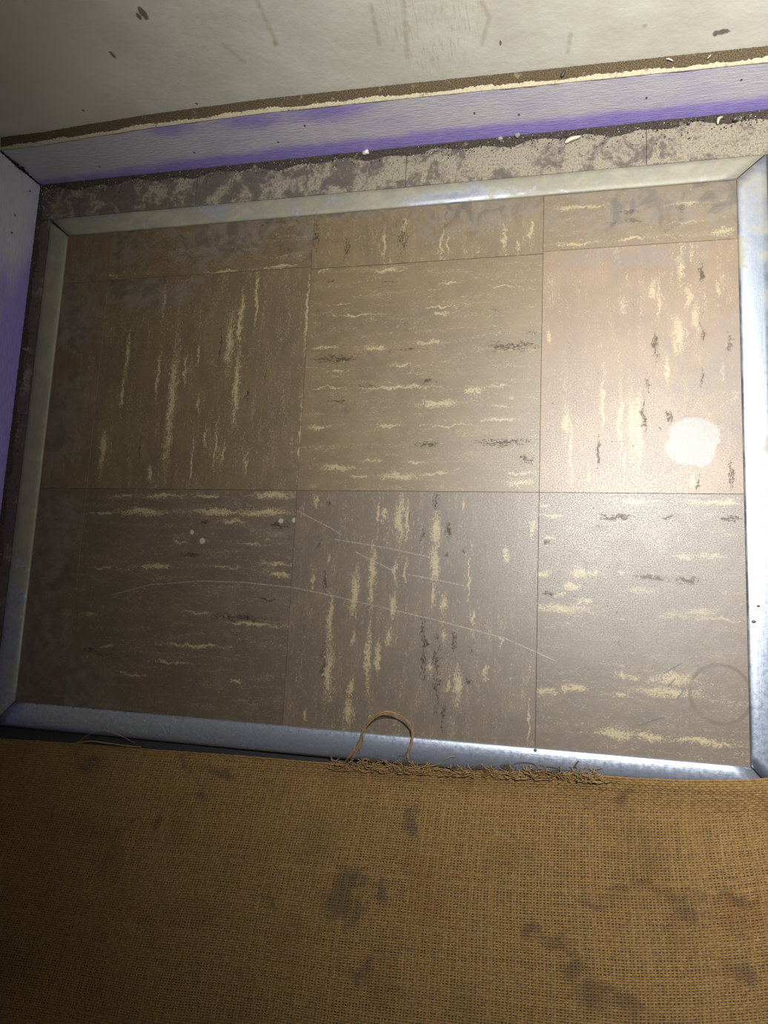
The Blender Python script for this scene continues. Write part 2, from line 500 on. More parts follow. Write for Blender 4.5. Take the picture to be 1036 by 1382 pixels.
def border_mat():
    g = G('worn_painted_border_tile')
    n1 = g.noise(g.uv, 38, 6, 0.66, 0.6)
    n2 = g.noise(g.uv, 210, 5, 0.7)
    n3 = g.noise(g.uv, 900, 3, 0.6)
    x, y = g.xy()
    v = g.math('MULTIPLY_ADD', n2, 0.55, n1)
    # more cream to the right, more brown to the left
    v = g.math('ADD', v, g.step(x, -0.25, 0.35, -0.07, 0.05))
    v = g.math('ADD', v, g.step(x, -0.30, -0.34, 0.0, -0.10))
    m = g.step(v, 0.68, 0.84)
    cream = g.mix(g.step(n3, 0.35, 0.7), (0.165, 0.145, 0.102), (0.10, 0.084, 0.060))
    brown = g.mix(g.step(n2, 0.3, 0.7), (0.060, 0.044, 0.037), (0.034, 0.026, 0.022))
    col = g.mix(m, brown, cream)
    sp = g.noise(g.vm('ADD', g.uv, (4, 4, 0)), 480, 3, 0.7)
    col = g.mix(g.step(sp, 0.50, 0.64, 0, 0.75), col, (0.042, 0.033, 0.025))
    sp2 = g.noise(g.vm('ADD', g.uv, (8, 1, 0)), 1100, 3, 0.7)
    col = g.mix(g.step(sp2, 0.52, 0.66, 0, 0.6), col, (0.05, 0.04, 0.03))
    g.bump(g.math('MULTIPLY_ADD', n3, 0.3, g.math('MULTIPLY', m, 0.6)), 0.5, 0.0006)
    return g.out(col, 0.75)


def dirt_mat(name, a, b):
    g = G(name)
    n = g.noise(g.uv, 900, 3, 0.7)
    n2 = g.noise(g.uv, 120, 3, 0.6)
    col = g.mix(g.step(n, 0.4, 0.65), a, b)
    col = g.mix(g.step(n2, 0.6, 0.75, 0, 0.5), col, (0.22, 0.18, 0.12))
    g.bump(n, 0.8, 0.0008)
    return g.out(col, 0.95, 0, 0.2)


def plain(name, c, rough=0.7, var=0.25, scale=300, metallic=0.0):
    g = G(name)
    n = g.noise(g.uv, scale, 4, 0.6)
    col = g.mix(g.step(n, 0.3, 0.7), [q * (1 - var) for q in c], [q * (1 + var) for q in c])
    return g.out(col, rough, metallic)


def wall_mat():
    g = G('off_white_wall_paint')
    n1 = g.noise(g.uv, 14, 5, 0.6)
    n2 = g.noise(g.uv, 160, 4, 0.6)
    col = g.mix(g.step(n1, 0.3, 0.7), (0.445, 0.425, 0.360), (0.505, 0.495, 0.430))
    # rubbed, yellowed patch with upright brush marks
    pt = g.vm('MULTIPLY', g.uv, (700, 60, 1))
    br = g.noise(pt, 1.0, 3, 0.6)
    c1 = aty(580, 20, WALLY)
    e = g.ellipses(g.uv, [(c1[0], c1[2], .055, .09)])
    col = g.mix(g.math('MULTIPLY', g.step(br, 0.48, 0.68), g.step(e, 0.0, 0.5, 0, 0.45)), col, (0.33, 0.27, 0.16))

    def el(items):
        o = []
        for x, y, rx, ry in items:
            c = aty(x, y, WALLY); o.append((c[0], c[2], rx * .00046, ry * .0010))
        return o
    e = g.ellipses(g.uv, el([(193, 18, 9, 9), (187, 22, 6, 5), (152, 74, 5, 6), (112, 149, 4, 2), (975, 43, 16, 4), (966, 45, 8, 4), (675, 58, 3, 4), (432, 152, 3, 3), (265, 140, 4, 2)]))
    n4 = g.noise(g.uv, 420, 3, 0.6)
    en = g.math('MULTIPLY_ADD', n4, 0.8, g.math('MULTIPLY', e, g.step(e, 0.0, 0.05)))
    en = g.math('MULTIPLY', en, g.step(e, 0.0, 0.05))
    col = g.mix(g.step(en, 0.55, 0.85, 0, 0.85), col, (0.075, 0.062, 0.05))
    P = lambda x, y: (lambda c: (c[0], c[2]))(aty(x, y, WALLY))
    d = g.segs(g.uv, [(P(346, 0), P(360, 30)), (P(360, 30), P(373, 58)), (P(500, 8), P(512, 60)), (P(544, 0), P(550, 78)), (P(650, 2), P(660, 24)), (P(660, 24), P(650, 60)), (P(770, 45), P(766, 70)), (P(300, 60), P(330, 84))])
    col = g.mix(g.math('MULTIPLY', g.step(d, 0.0004, 0.0032, 0.42, 0), g.step(n2, 0.3, 0.6, 0.4, 1)), col, (0.27, 0.22, 0.14))
    e2 = g.ellipses(g.uv, el([(371, 59, 6, 5), (870, 35, 7, 3)]))
    col = g.mix(g.step(e2, 0.1, 0.7, 0, 0.5), col, (0.25, 0.2, 0.13))
    g.bump(g.math('MULTIPLY_ADD', n1, 1.0, g.math('MULTIPLY', n2, 0.15)), 0.25, 0.004)
    return g.out(col, 0.55, 0, 0.4)


def base_mat(name, left):
    g = G(name)
    u, z = g.xy()
    n1 = g.noise(g.vm('MULTIPLY', g.uv, (1, 3.0, 1)), 13, 4, 0.55)
    n2 = g.noise(g.vm('MULTIPLY', g.uv, (1, 5.0, 1)), 90, 4, 0.65)
    n3 = g.noise(g.uv, 420, 4, 0.6)
    lav = g.mix(g.step(n2, 0.3, 0.7), (0.205, 0.165, 0.44), (0.27, 0.22, 0.51))
    grey = g.mix(g.step(n2, 0.3, 0.7), (0.40, 0.385, 0.425), (0.46, 0.44, 0.48))
    if left:
        # rubbed to grey near the corner, lavender towards the front
        v = g.math('ADD', g.math('MULTIPLY_ADD', n1, 0.55, g.step(u, 0.12, 0.34, -0.22, 0.38)), g.step(z, 0.004, 0.03, -0.12, 0.06))
        m = g.step(v, 0.18, 0.62)
    else:
        # whitewash brushed over the lavender, missed along the foot and in patches at the top
        v = g.math('MULTIPLY_ADD', n1, 0.6, g.step(z, 0.002, 0.030, -0.50, 0.10))
        c = [aty(115, 195, BY), aty(230, 172, BY), aty(330, 162, BY), aty(440, 150, BY)]
        e = g.ellipses(g.uv, [(c[0][0], c[0][2], .045, .022), (c[1][0], c[1][2] , .06, .016), (c[2][0], c[2][2], .07, .02), (c[3][0], c[3][2], .07, .02)])
        v = g.math('MULTIPLY_ADD', e, -0.34, v)
        v = g.math('ADD', v, g.step(u, -0.10, -0.27, 0.0, 0.34))
        m = g.step(v, 0.02, 0.46)
    col = g.mix(m, lav, grey)
    # scuffs and specks
    col = g.mix(g.step(n3, 0.66, 0.74, 0, 0.5), col, (0.52, 0.50, 0.50))
    col = g.mix(g.step(g.noise(g.vm('ADD', g.uv, (7, 3, 0)), 60, 5, 0.7, 1.5), 0.66, 0.78, 0, 0.5), col, (0.23, 0.19, 0.17))
    if left:
        items = [atx(16, 314, BX), atx(20, 290, BX), atx(40, 258, BX)]
        e = g.ellipses(g.uv, [(c[1], c[2], .002, .0025) for c in items])
    else:
        items = [aty(x, y, BY) for x, y in ((411, 170), (134, 225), (375, 192), (872, 132), (640, 153), (1000, 108), (700, 155), (262, 206))]
        e = g.ellipses(g.uv, [(c[0], c[2], .0017, .0024) for c in items])
    col = g.mix(g.step(g.math('MULTIPLY_ADD', n3, 0.5, e), 0.5, 0.7, 0, 0.9), col, (0.04, 0.035, 0.035))
    g.bump(g.math('MULTIPLY_ADD', n2, 1.0, g.math('MULTIPLY', n3, 0.3)), 0.35, 0.0012)
    return g.out(col, 0.5, 0, 0.45)


def cap_mat():
    g = G('cream_ledge_paint')
    x, y = g.xy()
    n1 = g.noise(g.uv, 60, 5, 0.65)
    n2 = g.noise(g.uv, 500, 3, 0.6)
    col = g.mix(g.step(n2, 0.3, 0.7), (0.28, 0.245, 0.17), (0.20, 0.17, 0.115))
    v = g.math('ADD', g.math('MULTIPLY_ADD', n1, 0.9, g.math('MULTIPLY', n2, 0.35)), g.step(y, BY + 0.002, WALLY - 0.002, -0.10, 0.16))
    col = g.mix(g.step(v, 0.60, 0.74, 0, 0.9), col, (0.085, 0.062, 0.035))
    g.bump(n2, 0.6, 0.0006)
    return g.out(col, 0.85)


def metal_mat(name, film_bias, vertical, rough=0.34, pits=True, tint=(0.29, 0.31, 0.36), patch=()):
    """film_bias: how much of the strip a matt cream-olive grime film covers"""
    g = G(name)
    st = g.vm('MULTIPLY', g.uv, (900, 40, 1) if vertical else (40, 900, 1))
    br = g.noise(st, 1.0, 3, 0.6)
    n1 = g.noise(g.uv, 30, 6, 0.68, 0.8)
    n2 = g.noise(g.uv, 260, 4, 0.65)
    n3 = g.noise(g.uv, 1100, 2, 0.6)
    v = g.math('ADD', g.math('MULTIPLY_ADD', n2, 0.18, n1), film_bias)
    if patch:
        v = g.math('MULTIPLY_ADD', g.ellipses(g.uv, patch), -0.35, v)
    m = g.step(v, 0.42, 0.80)
    met = g.mix(g.step(n2, 0.35, 0.7), tint, [c * 0.78 for c in tint])
    flm = g.mix(g.step(n1, 0.35, 0.65), (0.105, 0.096, 0.068), (0.150, 0.140, 0.104))
    flm = g.mix(g.step(br, 0.55, 0.75, 0, 0.3), flm, (0.08, 0.07, 0.055))
    col = g.mix(m, met, flm)
    if pits:
        pit = g.math('MULTIPLY', g.step(n3, 0.66, 0.72), g.step(g.noise(g.uv, 55, 3, 0.6), 0.48, 0.62))
        col = g.mix(g.math('MULTIPLY', pit, 0.85), col, (0.10, 0.085, 0.07))
    g.bump(g.math('MULTIPLY_ADD', br, 0.5, g.math('MULTIPLY', n2, 0.6)), 0.25, 0.0005)
    metal = g.math('SUBTRACT', 1.0, m)
    ro = g.mixf(m, g.math('ADD', rough, g.step(n2, 0.3, 0.75, -0.05, 0.12)), 0.6)
    return g.out(col, ro, g.math('MULTIPLY', metal, 0.85), 0.5)


def burlap_mat(name, c1, c2, stains=True):
    g = G(name)
    n1 = g.noise(g.uv, 12, 5, 0.6)
    n2 = g.noise(g.uv, 260, 3, 0.6)
    n3 = g.noise(g.vm('MULTIPLY', g.uv, (420, 30, 1)), 1.0, 2)
    col = g.mix(g.step(n2, 0.3, 0.7), c1, c2)
    col = g.mix(g.step(n3, 0.55, 0.75, 0, 0.45), col, [q * 1.35 for q in c2])
    red = g.noise(g.vm('ADD', g.uv, (2, 5, 0)), 16, 4, 0.6)
    col = g.mix(g.step(red, 0.52, 0.68, 0, 0.40), col, (0.095, 0.044, 0.016))
    if stains:
        def el(items):
            o = []
            for x, y, rx, ry in items:
                c = at(x, y, LOW); o.append((c[0], c[1], rx * .00062, ry * .00062))
            return o
        wa = g.n('ShaderNodeTexNoise'); g.put(wa.inputs['Vector'], g.uv); wa.inputs['Scale'].default_value = 38; wa.inputs['Detail'].default_value = 4
        suv = g.vm('MULTIPLY_ADD', wa.outputs[1], (0.05, 0.05, 0), g.vm('ADD', g.uv, (-0.025, -0.025, 0)))
        sn = g.math('MULTIPLY_ADD', g.noise(g.vm('ADD', g.uv, (1, 1, 0)), 70, 5, 0.7), 2.0, -0.5)
        e = g.ellipses(suv, el([(118, 1038, 26, 22), (272, 1075, 22, 30), (305, 1040, 50, 16), (180, 1105, 14, 14), (222, 1110, 14, 14), (252, 1030, 18, 14),
                                 (455, 1205, 34, 46), (518, 1200, 18, 26), (478, 1190, 30, 20), (490, 1310, 16, 30), (480, 1225, 24, 24), (555, 1105, 20, 18), (360, 1220, 16, 10)]))
        col = g.mix(g.step(g.math('MULTIPLY_ADD', sn, 0.55, e), 0.40, 1.15, 0, 0.58), col, (0.036, 0.029, 0.023))
        e = g.ellipses(suv, el([(720, 1245, 22, 16), (745, 1262, 26, 16), (765, 1270, 16, 12), (800, 1215, 30, 14), (830, 1200, 26, 14), (860, 1188, 34, 14), (775, 1300, 30, 40), (800, 1340, 50, 26),
                                 (980, 1222, 30, 14), (930, 1240, 40, 14), (990, 1310, 40, 30), (850, 1360, 60, 20), (910, 1215, 40, 20), (840, 1075, 20, 24)]))
        col = g.mix(g.step(g.math('MULTIPLY_ADD', sn, 0.5, e), 0.36, 1.15, 0, 0.62), col, (0.056, 0.034, 0.018))
        col = g.mix(g.step(n1, 0.50, 0.72, 0, 0.38), col, (0.062, 0.042, 0.015))
    return g.out(col, 0.9, 0, 0.15)


m_border = border_mat()
m_dirt = dirt_mat('dark_floor_dirt', (0.018, 0.014, 0.012), (0.05, 0.039, 0.031))
m_dirt2 = dirt_mat('brown_ledge_dirt', (0.030, 0.021, 0.011), (0.085, 0.062, 0.036))
m_sub = plain('dark_subfloor', (0.022, 0.017, 0.013), 0.9)
m_low = plain('dark_blue_grey_lower_floor', (0.010, 0.011, 0.014), 0.8)
m_wall = wall_mat()
m_base_b = base_mat('lavender_paint_back', False)
m_base_l = base_mat('lavender_paint_left', True)
m_cap = cap_mat()
m_met_back = metal_mat('grimy_metal_back', 0.20, False, patch=[(at(620, 247)[0], .292, .08, .010)])
m_met_left = metal_mat('grimy_metal_left', 0.22, True, patch=[(-.30, -.17, .05, .12)])
m_met_right = metal_mat('worn_metal_right', 0.06, True, tint=(0.20, 0.228, 0.285), patch=[(.407, y, .016, .16) for y in (.12, -.04, -.18)])
m_met_front = metal_mat('bare_metal_front', -0.40, False, rough=0.30, tint=(0.36, 0.40, 0.49))
m_burlap = burlap_mat('burlap_threads', (0.106, 0.062, 0.022), (0.153, 0.094, 0.036))
m_gap_shade = plain('burlap_gap_shade', (0.022, 0.013, 0.005), 0.95)  # shade between the threads, given as a dark colour
m_fibre = burlap_mat('burlap_fibre', (0.14, 0.088, 0.036), (0.20, 0.132, 0.058), stains=False)
m_fibre_dark = plain('dark_lint', (0.05, 0.035, 0.022), 0.95)
m_chip = plain('pale_paint_chip', (0.30, 0.27, 0.20), 0.7, 0.1)
m_stone = plain('grey_grit', (0.13, 0.12, 0.115), 0.8, 0.3)
m_quartz = plain('white_grit', (0.32, 0.31, 0.29), 0.5, 0.15)
m_nail = plain('dark_nail', (0.03, 0.028, 0.026), 0.6)

# ------------------------------------------------------------------ structure
v, f = box_vf(WALLX - 0.05, X_END, YBO + 0.006, WALLY + 0.05, -0.05, -0.0012)
floor = mesh_obj('floor', v, f, m_sub)
tag(floor, kind='structure')
v, f = box_vf(WALLX - 0.05, X_END, Y_END, YBO + 0.0055, -0.06, LOW)
low = mesh_obj('lower_floor', v, f, m_low, parent=floor)


def add_tile(x0, x1, y0, y1, mat, dz=0.0, gap=0.00012):
    v, f = box_vf(x0 + gap, x1 - gap, y0 + gap, y1 - gap, -0.0012, dz, 0.00012)
    return mesh_obj('tile', v, f, mat, parent=floor)


EM = 0.001  # tiles tuck right up to the metal
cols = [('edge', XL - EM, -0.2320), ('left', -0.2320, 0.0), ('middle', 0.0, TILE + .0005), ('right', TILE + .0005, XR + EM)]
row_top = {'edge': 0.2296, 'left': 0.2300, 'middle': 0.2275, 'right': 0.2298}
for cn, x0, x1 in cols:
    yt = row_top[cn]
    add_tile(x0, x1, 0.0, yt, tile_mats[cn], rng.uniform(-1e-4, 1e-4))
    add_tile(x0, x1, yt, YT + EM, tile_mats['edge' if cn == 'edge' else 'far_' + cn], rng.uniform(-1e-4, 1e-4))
    add_tile(x0, x1, YB - EM, 0.0, tile_mats['near_' + cn], rng.uniform(-1e-4, 1e-4))
# border pieces between frame and baseboards
bs = [BX + .0002, -0.1362, 0.0936, 0.3214, 0.3214 + TILE, X_END]
for a, b in zip(bs[:-1], bs[1:]):
    add_tile(a, b, YTO + 0.0006, BY - 0.0004, m_border, -0.0003, 0.0003)
for a, b in ((0.0808, YTO), (0.0808 - TILE, 0.0808), (YBO + 0.008, 0.0808 - TILE)):
    add_tile(BX + .0002, XLO - 0.0012, a, b, m_border, -0.0003, 0.0003)
ys = [YBO + 0.008, -0.13, 0.0986, YTO]
for a, b in zip(ys[:-1], ys[1:]):
    for c, d in ((XRO + 0.001, 0.51), (0.51, 0.51 + TILE), (0.51 + TILE, X_END)):
        add_tile(c, d, a, b, m_border, -0.0003, 0.0003)

# walls: thick slabs
UVXZ = lambda v: v[:, [0, 2]]
UVYZ = lambda v: v[:, [1, 2]]
v, f = box_vf(WALLX - 0.05, X_END, WALLY, WALLY + 0.05, -0.0034, 1.0)
tag(mesh_obj('wall_back', v, f, m_wall, uvs=UVXZ), kind='structure')
m_wall_l = plain('off_white_side_wall', (0.50, 0.46, 0.38), 0.6, 0.08, 20)
v, f = box_vf(WALLX - 0.05, WALLX, Y_END, WALLY, LOW, 1.0)
tag(mesh_obj('wall_left', v, f, m_wall_l, uvs=UVYZ), kind='structure')

# back baseboard: top edge height follows the slightly uneven board
tz_x = np.array([-0.333, -0.28, -0.24, -0.153, -0.034, 0.085, 0.249, 0.406, 0.8])
tz_z = np.array([0.0640, 0.0640, 0.0662, 0.0700, 0.0715, 0.0690, 0.0645, 0.0607, 0.0585])
top_z = lambda x: np.interp(x, tz_x, tz_z)
xs = np.linspace(BX + 0.0012, X_END, 48)
CAP = 0.0016
rows_v = []
for i, x in enumerate(xs):
    z = top_z(x) - CAP
    j = 0.00018 * math.sin(i * 2.3) + rng.uniform(-1, 1) * 0.0001
    rows_v.append([(x, BY + j, 0.0), (x, BY + j, z * 0.5), (x, BY + j * .5, z - .0006), (x, BY + 0.0006, z), (x, WALLY, z), (x, WALLY, 0.0)])
V = np.array(rows_v).reshape(-1, 3); k = 6
Fs = []
for i in range(len(xs) - 1):
    for a in range(k):
        b = (a + 1) % k
        Fs.append((i * k + a, (i + 1) * k + a, (i + 1) * k + b, i * k + b))
Fs.append(tuple(range(k))); Fs.append(tuple(reversed([(len(xs) - 1) * k + a for a in range(k)])))
bb = tag(mesh_obj('baseboard_back', V, Fs, m_base_b, uvs=UVXZ), kind='structure')
# the painted-over cap on top of it
xs2 = np.linspace(BX + 0.0012, X_END, 160)
rows_v = []
for i, x in enumerate(xs2):
    z = top_z(x); j = rng.normal() * 0.00022
    rows_v.append([(x, BY - 0.0001, z - CAP), (x, BY - 0.0003 + j * .5, z - 0.0007), (x, BY + 0.0004 + j, z), (x, BY + 0.004, z + rng.normal() * .0001), (x, WALLY, z), (x, WALLY, z - CAP)])
V = np.array(rows_v).reshape(-1, 3)
Fs = []
for i in range(len(xs2) - 1):
    for a in range(k):
        b = (a + 1) % k
        Fs.append((i * k + a, (i + 1) * k + a, (i + 1) * k + b, i * k + b))
Fs.append(tuple(range(k))); Fs.append(tuple(reversed([(len(xs2) - 1) * k + a for a in range(k)])))
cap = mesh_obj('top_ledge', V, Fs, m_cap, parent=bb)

# left baseboard
ys = np.linspace(BY - 0.0010, Y_END, 30)
rows_v = []
for i, y in enumerate(ys):
    z = 0.0655 + 0.0004 * math.sin(i); j = 0.0003 * math.sin(i * 1.9) + rng.uniform(-1, 1) * 0.0002
    z0 = 0.0 if y > YBO + .006 else LOW
    rows_v.append([(BX + j, y, z0), (BX + j, y, .03), (BX + j, y, z - .0008), (BX - .001, y, z), (WALLX, y, z), (WALLX, y, z0)])
V = np.array(rows_v).reshape(-1, 3)
Fs = []
for i in range(len(ys) - 1):
    for a in range(k):
        b = (a + 1) % k
        Fs.append((i * k + a, (i + 1) * k + a, (i + 1) * k + b, i * k + b))
Fs.append(tuple(range(k))); Fs.append(tuple(reversed([(len(ys) - 1) * k + a for a in range(k)])))
tag(mesh_obj('baseboard_left', V, Fs, m_base_l, uvs=UVYZ), kind='structure')


# ------------------------------------------------------------------ metal strips
def strip(prof, p_in0, p_in1, p_out0, p_out1, mat, label, n=40):
    """prof: list of (t, z), t = 0 at the inner edge, 1 at the outer edge; closed underneath"""
    p_in0, p_in1, p_out0, p_out1 = (np.array(q, float) for q in (p_in0, p_in1, p_out0, p_out1))
    zb = -0.0011
    full = list(prof) + [(prof[-1][0], min(zb, prof[-1][1])), (prof[0][0], zb)]
    kk = len(full); V = []
    for i in range(n + 1):
        s = i / n
        a = p_in0 + (p_in1 - p_in0) * s; b = p_out0 + (p_out1 - p_out0) * s
        w = 0.00012 * math.sin(i * 0.9 + kk)
        for t, z in full:
            q = a + (b - a) * t
            V.append((q[0], q[1], z + (w if z > -0.001 else 0)))
    Fs = []
    for i in range(n):
        for a in range(kk):
            b = (a + 1) % kk
            Fs.append((i * kk + a, i * kk + b, (i + 1) * kk + b, (i + 1) * kk + a))
    Fs.append(tuple(reversed(range(kk)))); Fs.append(tuple(n * kk + a for a in range(kk)))
    o = mesh_obj('metal_edging_strip', V, Fs, mat, smooth=True)
    o.data.polygons.foreach_set('use_smooth', [len(p.vertices) == 4 for p in o.data.polygons])
    tag(o, label, 'edging strip', 'metal edging strips framing the tiles')
    return o


FLAT = [(0.0, 0.0004), (0.015, 0.0013), (0.06, 0.0020), (0.25, 0.0024), (0.75, 0.0024), (0.94, 0.0019), (0.985, 0.0010), (1.0, 0.0001)]
NOSE = [(0.0, 0.0004), (0.015, 0.0013), (0.04, 0.0018), (0.08, 0.0021), (0.18, 0.0024), (0.30, 0.0025), (0.42, 0.0023), (0.54, 0.0017), (0.66, 0.0008), (0.76, -0.0004), (0.84, -0.0018), (0.90, -0.0034), (0.95, -0.0056), (0.985, -0.0085), (1.0, -0.0125)]
GP = 0.0005
s_back = strip(FLAT, (XL + GP, YT), (XR - GP, YT), (XLO + .0012, YTO), (XRO - .0012, YTO), m_met_back,
               'cream-grimed metal edging strip nearest the lavender baseboard at the back')
s_left = strip(FLAT, (XL, YT - GP), (XL, YB + GP), (XLO, YTO - .0035), (XLO, YBO + .001), m_met_left,
               'dull greyish metal edging strip running along the left side of the tiles')
s_right = strip(FLAT, (XR, YB + GP), (XR, YT - GP), (XRO, YBO + .001), (XRO, YTO - GP), m_met_right,
                'brightly lit bluish-white metal edging strip along the right side of the tiles')
s_front = strip(NOSE, (XR - GP, YB), (XL + GP, YB), (XRO - .0012, YBO), (XLO + .0012, YBO), m_met_front,
                'rounded bare metal edging strip at the front, beside the burlap')


def nail(x, y, parent, r, zt=0.0024):
    c = at(x, y, zt); n = 10; V = [(c[0], c[1], zt + .0006)]
    for q, z in ((0.6, .0005), (1.0, .0001), (1.0, -.0008)):
        for i in range(n):
            a = 2 * math.pi * i / n
            V.append((c[0] + r * q * math.cos(a), c[1] + r * q * math.sin(a) * .8, zt + z))
    Fs = [(0, 1 + i, 1 + (i + 1) % n) for i in range(n)]
    for ri in (0, 1):
        for i in range(n):
            j = (i + 1) % n
            Fs.append((1 + ri * n + i, 1 + (ri + 1) * n + i, 1 + (ri + 1) * n + j, 1 + ri * n + j))
    return mesh_obj('nail_head', V, Fs, m_nail, parent=parent, smooth=True)


nail(722, 1013, s_front, 0.0019, 0.0020)
nail(1023, 818, s_right, 0.0013)
nail(1017, 839, s_right, 0.0017)

# ------------------------------------------------------------------ burlap
mat_root = bpy.data.objects.new('burlap_mat', None)
COL.objects.link(mat_root)
mat_root.location = (0.08, -0.26, LOW)
tag(mat_root, 'brown woven burlap mat with stains and a frayed edge in the foreground', 'mat')
edge_px = [(-60, 992), (0, 997), (100, 1003), (200, 1011), (300, 1018), (400, 1025), (460, 1029), (600, 1037), (720, 1042), (800, 1045), (850, 1049), (930, 1052), (1000, 1051), (1036, 1049), (1120, 1045)]
ed = np.array([at(x, y, LOW + .003 + .012 * min(max((x - 450) / 300, 0), 1))[:2] for x, y in edge_px])
NT = np.array([t for t, z in NOSE]); NZ = np.array([z for t, z in NOSE])
nose_z = lambda y: np.where(y > YBO - 0.0012, np.interp((y - YB) / (YBO - YB), NT, NZ), LOW)


def lie_z(y):
    """height a cloth resting on the strip's rounded edge takes up"""
    t = np.clip((YBO + 0.001 - y) / 0.030, 0, 1)
    return np.where(y > YBO, np.maximum(nose_z(y), -0.004), -0.004 * (1 - t) ** 2 + LOW * (1 - (1 - t) ** 2)) + 0.0019


edge_y = lambda x: np.interp(x, ed[:, 0], ed[:, 1])
PU, PV = 0.00257, 0.00222
EDGE0 = -0.245


def cloth(u, v):
    """u: warp position along the edge, v: distance from the edge -> x, y, z of the cloth's middle"""
    k = (0.24 - u) * 0.85
    x = u - k * v * (1 - 0.5 * np.clip(v, 0, 1)) + 0.0016 * np.sin(v * 31 + u * 9)
    y = edge_y(np.clip(x, -0.36, 0.47)) - v + 0.0022 * np.sin(u * 17 + 1.0) * np.minimum(v * 12, 1) \
        + 0.010 * np.clip((u - 0.26) / 0.14, 0, 1.5) ** 2 * np.clip(v * 8, 0, 1)
    z = LOW + 0.0030 + 0.0018 * np.sin(u * 19 + v * 8) * np.minimum(v * 10, 1) + 0.0014 * np.sin(u * 37 - v * 21 + 2) * np.minimum(v * 10, 1)
    z = z + 0.004 * np.clip(v / 0.3, 0, 1) ** 2
    over = np.clip((x + 0.04) / 0.06, 0, 1)              # to the right the cloth rides up onto the strip
    z = np.maximum(z, lie_z(y) * over + (LOW + 0.0022) * (1 - over))
    return np.stack([x, y, np.maximum(z, LOW + 0.0022)], -1)


NU = int(0.80 / PU); NV = int(0.34 / PV)
U0 = -0.345
us = U0 + np.arange(NU) * PU + rng.normal(0, PU * 0.07, NU)
vs = np.arange(NV) * PV + 0.0008 + rng.normal(0, PV * 0.06, NV)
UU, VV = np.meshgrid(us, vs, indexing='ij')
UU = UU + rng.normal(0, PU * 0.05, UU.shape); VV = VV + rng.normal(0, PV * 0.05, VV.shape)
P = cloth(UU, VV)
par = ((np.add.outer(np.arange(NU), np.arange(NV))) % 2) * 2 - 1
AMP = 0.00042


def weave(P, par, axis, halfw):
    """threads running along `axis` of the grid as half-round ribbons"""
    if axis == 0:
        P = P.transpose(1, 0, 2); par = par.T
    n, m, _ = P.shape                       # n threads, m samples
    c = P.copy(); c[..., 2] += par * AMP
    t = np.gradient(P, axis=1); t[..., 2] = 0
    t /= np.linalg.norm(t, axis=2)[..., None] + 1e-12
    s = np.stack([-t[..., 1], t[..., 0], np.zeros_like(t[..., 0])], -1)
    hw = halfw * (1 + 0.13 * rng.standard_normal((n, 1)) + 0.10 * rng.standard_normal((n, m)))
    hw = np.clip(hw, halfw * 0.55, halfw * 1.45)
    prof = [(-1.0, -0.45), (-0.62, 0.42), (0.0, 0.75), (0.62, 0.42), (1.0, -0.45)]
    vs_ = []
    for a, b in prof:
        q = c + s * (a * hw)[..., None]
        q[..., 2] += b * halfw * 0.62
        vs_.append(q)
    V = np.stack(vs_, 2).reshape(-1, 3)
    K = len(prof)
    i = (np.arange(n)[:, None, None] * m + np.arange(m - 1)[None, :, None]) * K
    kx = np.arange(K - 1)[None, None, :]
    a0 = i + kx
    Fq = np.stack([a0, a0 + K, a0 + K + 1, a0 + 1], -1).reshape(-1, 4)
    return V, Fq


va, fa = weave(P, par, 1, PU * 0.365)     # along v
vb, fb = weave(P, -par, 0, PV * 0.365)    # along u
Vw = np.vstack([va, vb]); Fw = np.vstack([fa, fb + len(va)])
Fw = Fw[Vw[Fw][..., 0].min(1) > BX + 0.002]
w = mesh_obj('weave', Vw, Fw, m_burlap, parent=mat_root, smooth=True)
tag(w, kind='stuff')
# dark sheet added under the threads, paints the shade in the weave gaps
bu = np.linspace(us[0], us[-1], 60); bv = np.linspace(vs[0] + .001, vs[-1], 36)
BU, BV = np.meshgrid(bu, bv, indexing='ij')
PB = cloth(BU, BV); PB[..., 2] -= 0.0011; PB[..., 0] = np.maximum(PB[..., 0], BX + 0.0015)
n, m, _ = PB.shape
top = PB.reshape(-1, 3); bot = top.copy(); bot[:, 2] -= 0.0006; bot[:, 2] = np.maximum(bot[:, 2], LOW + 0.0001)
i = (np.arange(n - 1)[:, None] * m + np.arange(m - 1)[None, :]).reshape(-1)
ft = np.stack([i, i + 1, i + m + 1, i + m], -1)[:, ::-1]
fbk = ft[:, ::-1] + n * m
ring_i = list(range(0, m)) + [a * m + m - 1 for a in range(1, n)] + [(n - 1) * m + b for b in range(m - 2, -1, -1)] + [a * m for a in range(n - 2, 0, -1)]
side = np.array([(a, ring_i[(q + 1) % len(ring_i)], ring_i[(q + 1) % len(ring_i)] + n * m, a + n * m) for q, a in enumerate(ring_i)])
mesh_obj('gap_shade_sheet', np.vstack([top, bot]), np.vstack([ft, fbk, side]), m_gap_shade, parent=mat_root)


def fibres(name, specs, mat, parent, kind='stuff', sides=4):
    Vs, Fs_, base = [], [], 0
    for pts, r in specs:
        v_, f_ = tube_vf(pts, r, sides, base)
        Vs.append(v_); Fs_.append(f_); base += len(v_)
    o = mesh_obj(name, np.vstack(Vs), np.vstack(Fs_), mat, parent=parent, smooth=True)
    if kind: o['kind'] = kind
    return o


